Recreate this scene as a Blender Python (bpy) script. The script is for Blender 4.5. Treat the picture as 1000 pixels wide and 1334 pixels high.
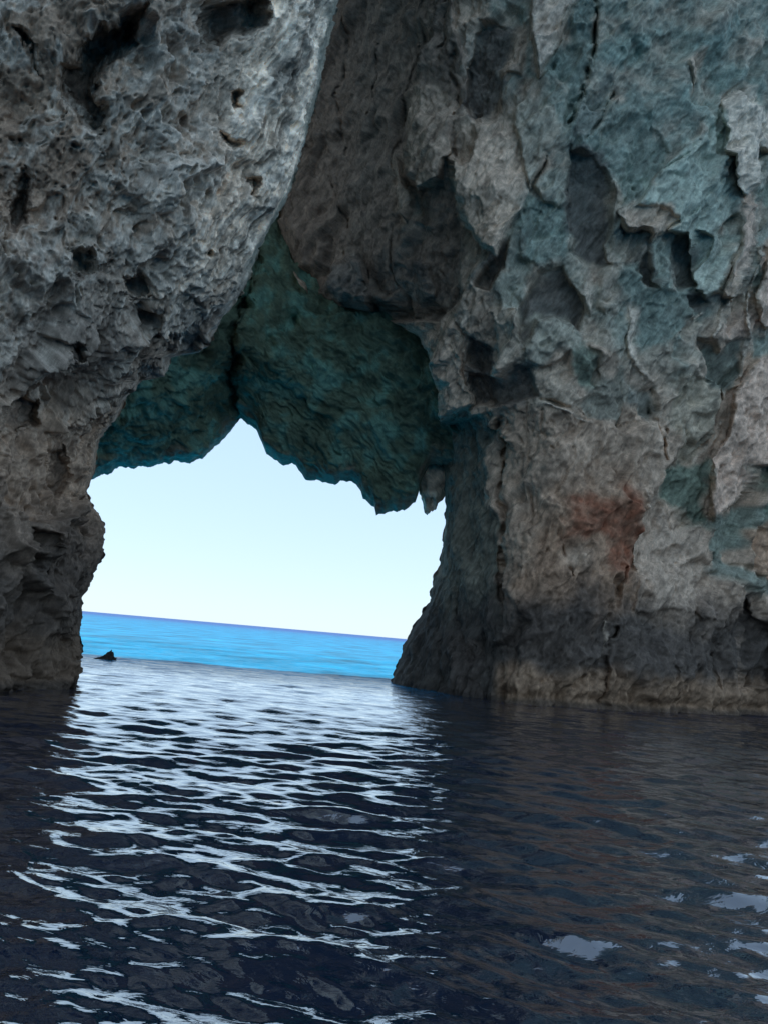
import bpy, math
import numpy as np
from mathutils import Matrix

# ------------------------------------------------------------------ camera
W_PX, H_PX = 1000.0, 1334.0          # photograph size the pixel notes below refer to
F_PX = 1047.0                        # focal length in photograph pixels
CAM_H = 2.0                          # eye height on the boat (m)
ROLL = math.radians(4.96)
PITCH = math.radians(8.82)
sc = bpy.context.scene
for o in list(bpy.data.objects):
    bpy.data.objects.remove(o)
X0 = np.array([1.0, 0, 0]); FWD = np.array([0, math.cos(PITCH), math.sin(PITCH)])
U0 = np.array([0, -math.sin(PITCH), math.cos(PITCH)])
RGT = math.cos(ROLL) * X0 + math.sin(ROLL) * U0
UPV = -math.sin(ROLL) * X0 + math.cos(ROLL) * U0
CAM = np.array([0.0, 0.0, CAM_H])
cam_d = bpy.data.cameras.new('camera'); cam = bpy.data.objects.new('camera', cam_d)
sc.collection.objects.link(cam)
m = Matrix.Identity(4)
for i in range(3):
    m[i][0], m[i][1], m[i][2], m[i][3] = RGT[i], UPV[i], -FWD[i], CAM[i]
cam.matrix_world = m
cam_d.sensor_fit = 'HORIZONTAL'
cam_d.angle = 2 * math.atan(500.0 / F_PX)
cam_d.clip_start = 0.1; cam_d.clip_end = 60000
sc.camera = cam

# ------------------------------------------------------------------ sky, sun, exposure
SUN_EL, SUN_AZ = math.radians(58), math.radians(-82)     # azimuth from +Y (seaward), negative = towards -X
world = bpy.data.worlds.new('World'); sc.world = world; world.use_nodes = True
wn = world.node_tree.nodes; wl = world.node_tree.links
bg = wn['Background']
sky = wn.new('ShaderNodeTexSky'); sky.sky_type = 'NISHITA'; sky.sun_disc = False
sky.sun_elevation = SUN_EL; sky.sun_rotation = SUN_AZ
sky.air_density = 1.0; sky.dust_density = 0.15; sky.ozone_density = 3.0; sky.altitude = 0
# the sky as a phone camera shows it: the horizon's excess of light held back, evenly all round
sk1 = wn.new('ShaderNodeVectorMath'); sk1.operation = 'SCALE'; sk1.inputs['Scale'].default_value = 0.15
skg = wn.new('ShaderNodeGamma'); skg.inputs['Gamma'].default_value = 0.30
skt = wn.new('ShaderNodeVectorMath'); skt.operation = 'MULTIPLY'; skt.inputs[1].default_value = (4.4, 5.3, 6.1)
wl.new(sky.outputs[0], sk1.inputs[0]); wl.new(sk1.outputs[0], skg.inputs[0]); wl.new(skg.outputs[0], skt.inputs[0])
wl.new(skt.outputs[0], bg.inputs[0]); bg.inputs[1].default_value = 0.1
sun_d = bpy.data.lights.new('sun', 'SUN'); sun_d.energy = 3.6; sun_d.angle = math.radians(0.5)
sun_d.color = (1.0, 0.96, 0.9)
sun = bpy.data.objects.new('sun', sun_d); sc.collection.objects.link(sun)
sdir = np.array([math.sin(SUN_AZ) * math.cos(SUN_EL), math.cos(SUN_AZ) * math.cos(SUN_EL), math.sin(SUN_EL)])
from mathutils import Vector
sun.rotation_euler = Vector(sdir).to_track_quat('Z', 'Y').to_euler()
sc.view_settings.view_transform = 'Standard'; sc.view_settings.look = 'None'
sc.view_settings.gamma = 1.0; sc.view_settings.exposure = 0.95
sc.view_settings.use_curve_mapping = False
sc.cycles.max_bounces = 6; sc.cycles.diffuse_bounces = 4; sc.cycles.glossy_bounces = 3
sc.cycles.caustics_reflective = False; sc.cycles.caustics_refractive = False

# ------------------------------------------------------------------ numpy noise
def _h(ix, iy, iz, s):
    with np.errstate(over='ignore'):
        h = (ix.astype(np.uint32) * np.uint32(374761393) + iy.astype(np.uint32) * np.uint32(668265263)
             + iz.astype(np.uint32) * np.uint32(2147483647) + np.uint32((s * 1274126177) & 0xffffffff))
        h = (h ^ (h >> np.uint32(13))) * np.uint32(1274126177)
        h = (h ^ (h >> np.uint32(16))) * np.uint32(2246822519)
        return h ^ (h >> np.uint32(15))
def _f(h): return (h & np.uint32(0xffff)).astype(np.float32) / 65535.0
def perlin(p, s=0):
    p = p.astype(np.float32)
    fl = np.floor(p); i = fl.astype(np.int32).view(np.uint32)
    f = p - fl
    w = f * f * f * (f * (f * 6 - 15) + 10)
    r = 0
    for a in (0, 1):
        wa = w[:, 0] if a else 1 - w[:, 0]
        for b in (0, 1):
            wb = w[:, 1] if b else 1 - w[:, 1]
            for c in (0, 1):
                wc = w[:, 2] if c else 1 - w[:, 2]
                h = _h(i[:, 0] + np.uint32(a), i[:, 1] + np.uint32(b), i[:, 2] + np.uint32(c), s)
                gx = (h & np.uint32(1023)).astype(np.float32) / 511.5 - 1
                gy = ((h >> np.uint32(10)) & np.uint32(1023)).astype(np.float32) / 511.5 - 1
                gz = ((h >> np.uint32(20)) & np.uint32(1023)).astype(np.float32) / 511.5 - 1
                r = r + wa * wb * wc * (gx * (f[:, 0] - a) + gy * (f[:, 1] - b) + gz * (f[:, 2] - c))
    return r * 1.3
def fbm(p, o, s=0, gain=0.5, lac=2.03):
    r = 0; a = 1.0; q = p
    for k in range(o):
        r = r + a * perlin(q, s + k * 7); a *= gain; q = q * lac
    return r
def ridged(p, o, s=0, gain=0.5, lac=2.07):
    r = 0; a = 1.0; q = p
    for k in range(o):
        n = 1 - np.abs(perlin(q, s + k * 7)) * 2; r = r + a * n; a *= gain; q = q * lac
    return r
def worley(p, s=0, f2=False):
    """nearest feature point: distance, vector to it, id (and the second distance)"""
    p = p.astype(np.float32); fl = np.floor(p); i = fl.astype(np.int32).view(np.uint32); f = p - fl
    n = len(p); best = np.full(n, 9e9, np.float32); sec = np.full(n, 9e9, np.float32)
    vec = np.zeros((n, 3), np.float32); idd = np.zeros(n, np.uint32)
    for a in (-1, 0, 1):
        for b in (-1, 0, 1):
            for c in (-1, 0, 1):
                h = _h(i[:, 0] + np.uint32(a & 0xffffffff), i[:, 1] + np.uint32(b & 0xffffffff), i[:, 2] + np.uint32(c & 0xffffffff), s)
                d = np.stack([f[:, 0] - a - (h & np.uint32(1023)) / np.float32(1023),
                              f[:, 1] - b - ((h >> np.uint32(10)) & np.uint32(1023)) / np.float32(1023),
                              f[:, 2] - c - ((h >> np.uint32(20)) & np.uint32(1023)) / np.float32(1023)], 1)
                dd = (d * d).sum(1)
                m_ = dd < best
                sec = np.where(m_, best, np.minimum(sec, dd))
                best = np.where(m_, dd, best); vec[m_] = d[m_]; idd = np.where(m_, h, idd)
    if f2: return np.sqrt(best), vec, idd, np.sqrt(sec)
    return np.sqrt(best), vec, idd
def blocks(p, s=0, tilt=1.0, off=0.5, bev=0.16):
    """broken-block relief: every cell is a plane of its own tilt and offset, bevelled into its neighbour"""
    p = p.astype(np.float32); fl = np.floor(p); i = fl.astype(np.int32).view(np.uint32); f = p - fl; n = len(p)
    d1 = np.full(n, 9e9, np.float32); d2 = d1.copy(); h1 = np.zeros(n, np.float32); h2 = h1.copy()
    for a in (-1, 0, 1):
        for b in (-1, 0, 1):
            for c in (-1, 0, 1):
                h = _h(i[:, 0] + np.uint32(a & 0xffffffff), i[:, 1] + np.uint32(b & 0xffffffff), i[:, 2] + np.uint32(c & 0xffffffff), s)
                x = f[:, 0] - a - (h & np.uint32(1023)) / np.float32(1023)
                y = f[:, 1] - b - ((h >> np.uint32(10)) & np.uint32(1023)) / np.float32(1023)
                z = f[:, 2] - c - ((h >> np.uint32(20)) & np.uint32(1023)) / np.float32(1023)
                dd = x * x + y * y + z * z
                near = dd < d2
                if not near.any(): continue
                k = np.nonzero(near)[0]; hk = h[k]
                g = (((_f(hk >> np.uint32(3)) * 2 - 1) * x[k] + (_f(hk >> np.uint32(9)) * 2 - 1) * y[k] + (_f(hk >> np.uint32(14)) * 2 - 1) * z[k]) * tilt
                     + (_f(hk * np.uint32(2654435761) >> np.uint32(7)) - 0.5) * off)
                first = dd[k] < d1[k]; ka = k[first]; kb = k[~first]
                d2[ka] = d1[ka]; h2[ka] = h1[ka]; d1[ka] = dd[ka]; h1[ka] = g[first]
                d2[kb] = dd[kb]; h2[kb] = g[~first]
    w = np.clip((np.sqrt(d2) - np.sqrt(d1)) / bev, 0, 1); w = 0.5 + 0.5 * w * (2 - w)
    return h1 * w + h2 * (1 - w)
def chips(p, s=0, tilt=0.8, off=0.5, k=0.35):
    """chipped rock: the lower envelope of many planes, flat facets that meet in sharp outward ridges"""
    p = p.astype(np.float32); fl = np.floor(p); i = fl.astype(np.int32).view(np.uint32); f = p - fl
    best = np.full(len(p), -9e9, np.float32)
    for a in (-1, 0, 1):
        for b in (-1, 0, 1):
            for c in (-1, 0, 1):
                h = _h(i[:, 0] + np.uint32(a & 0xffffffff), i[:, 1] + np.uint32(b & 0xffffffff), i[:, 2] + np.uint32(c & 0xffffffff), s)
                x = f[:, 0] - a - (h & np.uint32(1023)) / np.float32(1023)
                y = f[:, 1] - b - ((h >> np.uint32(10)) & np.uint32(1023)) / np.float32(1023)
                z = f[:, 2] - c - ((h >> np.uint32(20)) & np.uint32(1023)) / np.float32(1023)
                dd = x * x + y * y + z * z
                g = (((_f(h >> np.uint32(3)) * 2 - 1) * x + (_f(h >> np.uint32(9)) * 2 - 1) * y + (_f(h >> np.uint32(14)) * 2 - 1) * z) * tilt
                     + (_f(h * np.uint32(2654435761) >> np.uint32(7)) - 0.5) * off - k * dd - 3.0 * np.clip(dd - 0.9, 0, None))
                best = np.maximum(best, g)
    return 0.25 - best
def sstep(a, b, x):
    t = np.clip((x - a) / (b - a), 0, 1); return t * t * (3 - 2 * t)

# ------------------------------------------------------------------ pixels to rays
def rays(u, v):
    a = (np.asarray(u, float) - W_PX / 2) / F_PX; b = -(np.asarray(v, float) - H_PX / 2) / F_PX
    return FWD + a[..., None] * RGT + b[..., None] * UPV
def at(u, v, Y):
    r = rays(u, v); return CAM + r * (np.asarray(Y, float) / r[..., 1])[..., None]
def on_water(u, v):
    r = rays(np.array([u]), np.array([v]))[0]; return CAM - r * (CAM_H / r[2])
class TPS:
    """smooth surface through control points (u, v, value)"""
    def __init__(s, pts, lam=0.02):
        P = np.array(pts, float); s.c = P[:, :2] / 300.0; n = len(P)
        K = s.k(s.c[:, None] - s.c[None]) + lam * np.eye(n)
        A = np.zeros((n + 3, n + 3)); A[:n, :n] = K; A[:n, n] = 1; A[:n, n + 1:] = s.c
        A[n:, :n] = A[:n, n:].T
        s.w = np.linalg.solve(A, np.r_[P[:, 2], 0, 0, 0])
    @staticmethod
    def k(d):
        r2 = (d * d).sum(-1); return np.where(r2 > 1e-12, 0.5 * r2 * np.log(np.maximum(r2, 1e-12)), 0)
    def __call__(s, u, v):
        q = np.stack([u, v], -1) / 300.0; sh = q.shape[:-1]; q = q.reshape(-1, 2); n = len(s.c)
        r = s.w[n] + q @ s.w[n + 1:]
        for k in range(n): r = r + s.w[k] * s.k(q - s.c[k])
        return r.reshape(sh)
def polysd(u, v, poly):
    """signed pixel distance to a polygon, positive inside"""
    P = np.array(poly, float); d = np.full(u.shape, 1e9); ins = np.zeros(u.shape, bool)
    for a, b in zip(P, np.roll(P, -1, 0)):
        e = b - a; t = np.clip(((u - a[0]) * e[0] + (v - a[1]) * e[1]) / max(e @ e, 1e-9), 0, 1)
        d = np.minimum(d, np.hypot(u - a[0] - t * e[0], v - a[1] - t * e[1]))
        if a[1] != b[1]:
            ins ^= ((a[1] > v) != (b[1] > v)) & (u < (b[0] - a[0]) * (v - a[1]) / (b[1] - a[1]) + a[0])
    return np.where(ins, d, -d)
def linesd(u, v, pts):
    P = np.array(pts, float); d = np.full(u.shape, 1e9)
    for a, b in zip(P[:-1], P[1:]):
        e = b - a; t = np.clip(((u - a[0]) * e[0] + (v - a[1]) * e[1]) / max(e @ e, 1e-9), 0, 1)
        d = np.minimum(d, np.hypot(u - a[0] - t * e[0], v - a[1] - t * e[1]))
    return d

# ------------------------------------------------------------------ objects
COL = sc.collection
def empty(name, loc, label, cat):
    o = bpy.data.objects.new(name, None); COL.objects.link(o); o.location = loc
    o['label'] = label; o['category'] = cat; return o
def mesh_obj(name, V, Fq, mat, parent=None, col=None, smooth=True):
    me = bpy.data.meshes.new(name)
    V = np.asarray(V, np.float32); Fq = np.asarray(Fq, np.int32); k = Fq.shape[1]
    if parent is not None: V = V - np.array(parent.location, np.float32)
    me.vertices.add(len(V)); me.vertices.foreach_set('co', V.ravel())
    me.loops.add(Fq.size); me.loops.foreach_set('vertex_index', Fq.ravel())
    me.polygons.add(len(Fq)); me.polygons.foreach_set('loop_start', np.arange(0, Fq.size, k, dtype=np.int32))
    me.polygons.foreach_set('use_smooth', np.full(len(Fq), smooth))
    me.update(calc_edges=True)
    if col is not None:
        a = me.attributes.new('rock_tint', 'FLOAT_COLOR', 'POINT')
        a.data.foreach_set('color', np.c_[col, np.ones(len(col))].astype(np.float32).ravel())
    me.materials.append(mat)
    o = bpy.data.objects.new(name, me); COL.objects.link(o)
    if parent is not None: o.parent = parent
    return o
def grid_faces(nr, nc):
    i = np.arange(nr * nc).reshape(nr, nc)
    return np.stack([i[:-1, :-1], i[1:, :-1], i[1:, 1:], i[:-1, 1:]], -1)      # (nr-1, nc-1, 4)
def grid_normals(P):
    du = np.gradient(P, axis=1); dv = np.gradient(P, axis=0)
    n = np.cross(du, dv); n /= np.linalg.norm(n, axis=-1, keepdims=True) + 1e-9
    s = np.sign((n * (CAM - P)).sum(-1, keepdims=True)); s[s == 0] = 1
    return n * s
def split_parts(V, F, lab, names, mat, parent, col, labels=None):
    """one mesh per region of the surface; lab is a region number for every face"""
    F = F.reshape(-1, 4); lab = lab.reshape(-1)
    for k in np.unique(lab):
        f = F[lab == k]
        if len(f) < 12: continue
        idx, inv = np.unique(f, return_inverse=True)
        o = mesh_obj(names[k], V[idx], inv.reshape(-1, 4), mat, parent, col[idx])
        if labels and labels.get(k): o['label'] = labels[k]

# ------------------------------------------------------------------ materials
def nodes(name):
    mt = bpy.data.materials.new(name); mt.use_nodes = True; nt = mt.node_tree
    return mt, nt, nt.nodes, nt.links, nt.nodes['Principled BSDF']
def rock_material(name, fine=14.0, streak=(1, 1, 2.8), rough=0.85, bump=0.035, vary=0.45, lean=0.0):
    mt, nt, N, L, b = nodes(name)
    at_ = N.new('ShaderNodeAttribute'); at_.attribute_name = 'rock_tint'
    geo = N.new('ShaderNodeNewGeometry')
    mp = N.new('ShaderNodeMapping'); mp.vector_type = 'TEXTURE'; mp.inputs['Scale'].default_value = streak; mp.inputs['Rotation'].default_value = (0, math.radians(lean), 0)
    L.new(geo.outputs['Position'], mp.inputs['Vector'])
    def noise(scale, det, rg=0.6, vec=None, dist=0.0):
        n = N.new('ShaderNodeTexNoise'); n.inputs['Scale'].default_value = scale
        n.inputs['Detail'].default_value = det; n.inputs['Roughness'].default_value = rg
        n.inputs['Distortion'].default_value = dist
        L.new(vec or mp.outputs[0], n.inputs['Vector']); return n
    n1 = noise(fine * 0.35, 8, 0.68, None, 0.4); n2 = noise(fine * 1.6, 5, 0.65)
    r = N.new('ShaderNodeMapRange'); r.inputs[1].default_value = 0.3; r.inputs[2].default_value = 0.72
    r.inputs[3].default_value = 1 - vary; r.inputs[4].default_value = 1 + vary
    L.new(n1.outputs[0], r.inputs[0])
    r2 = N.new('ShaderNodeMapRange'); r2.inputs[1].default_value = 0.3; r2.inputs[2].default_value = 0.7
    r2.inputs[3].default_value = 0.8; r2.inputs[4].default_value = 1.2
    L.new(n2.outputs[0], r2.inputs[0])
    mm = N.new('ShaderNodeMath'); mm.operation = 'MULTIPLY'; L.new(r.outputs[0], mm.inputs[0]); L.new(r2.outputs[0], mm.inputs[1])
    vm = N.new('ShaderNodeVectorMath'); vm.operation = 'SCALE'
    L.new(at_.outputs['Color'], vm.inputs[0]); L.new(mm.outputs[0], vm.inputs['Scale'])
    L.new(vm.outputs[0], b.inputs['Base Color'])
    b.inputs['Roughness'].default_value = rough; b.inputs['Specular IOR Level'].default_value = 0.25
    bp = N.new('ShaderNodeBump'); bp.inputs['Strength'].default_value = 0.9; bp.inputs['Distance'].default_value = bump
    ad = N.new('ShaderNodeMath'); ad.operation = 'MULTIPLY_ADD'; ad.inputs[1].default_value = 0.4
    L.new(n2.outputs[0], ad.inputs[0]); L.new(n1.outputs[0], ad.inputs[2])
    L.new(ad.outputs[0], bp.inputs['Height']); L.new(bp.outputs[0], b.inputs['Normal'])
    return mt
MAT_CLIFF = rock_material('pitted_limestone', 15, (1, 1, 2.6), bump=0.028, vary=0.42, lean=18)
MAT_WALL = rock_material('fractured_limestone', 10, (1, 1, 3.4), bump=0.04, vary=0.36, lean=28)
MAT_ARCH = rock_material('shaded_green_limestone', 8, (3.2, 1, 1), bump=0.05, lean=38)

TAN = np.array([0.44, 0.40, 0.365]); GREY = np.array([0.44, 0.425, 0.41]); TEAL = np.array([0.235, 0.30, 0.30])
PINK = np.array([0.50, 0.435, 0.405]); SLATE = np.array([0.125, 0.135, 0.145]); BROWN = np.array([0.30, 0.235, 0.19])
PALE = np.array([0.62, 0.62, 0.60]); RUST = np.array([0.21, 0.10, 0.07]); DARK = np.array([0.042, 0.045, 0.05])
TIDE = np.array([0.24, 0.20, 0.165]); LTEAL = np.array([0.37, 0.435, 0.425]); GREEN = np.array([0.16, 0.25, 0.225])
WARM = np.array([1.20, 0.97, 0.77])
TAN, GREY, PINK, SLATE, BROWN, PALE, RUST, DARK, TIDE = [c * WARM for c in (TAN, GREY, PINK, SLATE, BROWN, PALE, RUST, DARK, TIDE)]
TEAL, LTEAL, GREEN = [c * np.array([1.08, 1.0, 0.82]) for c in (TEAL, LTEAL, GREEN)]

STEP = 1.45
# ================================================================== right-hand cave wall
R_EDGE = [(330, -160), (330, 0), (340, 200), (352, 285), (366, 312), (380, 350), (397, 380), (410, 392), (440, 398), (462, 403),
          (488, 407), (500, 413), (522, 424), (545, 440), (558, 462), (564, 490), (572, 530), (577, 560), (578, 600), (578, 655), (577, 690),
          (574, 735), (566, 750), (557, 785), (540, 812), (523, 838), (516, 862), (509, 874), (508, 900), (508, 960)]
R_BASE = TPS([(508, 893, 34.3), (560, 900, 32.8), (640, 910, 31.0), (700, 913, 30.3), (800, 914, 31.5), (900, 916, 33.3), (1000, 921, 35.6), (1130, 930, 39),
              (577, 655, 36), (575, 560, 36), (545, 800, 35), (612, 700, 33.5), (640, 700, 32), (665, 700, 30.8), (800, 700, 31.5), (1000, 700, 35), (1130, 700, 38),
              (570, 500, 34.2), (660, 520, 30.8), (800, 500, 31), (1000, 500, 33.6), (1130, 450, 36.5),
              (400, 380, 35.4), (520, 400, 33.2), (600, 400, 30.8), (700, 300, 29.5), (850, 300, 29.5), (1000, 250, 31.6), (1130, 200, 33.5),
              (360, 290, 36), (450, 250, 34.2), (540, 250, 31.5), (600, 200, 29.5),
              (330, 0, 35.5), (440, 0, 33.5), (540, 0, 30.5), (620, 0, 28.6), (750, 0, 27.6), (900, 0, 28), (1000, 0, 29.4), (1130, 0, 31.4),
              (330, -160, 34), (600, -160, 27), (1000, -160, 28), (1130, -160, 30)])
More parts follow.
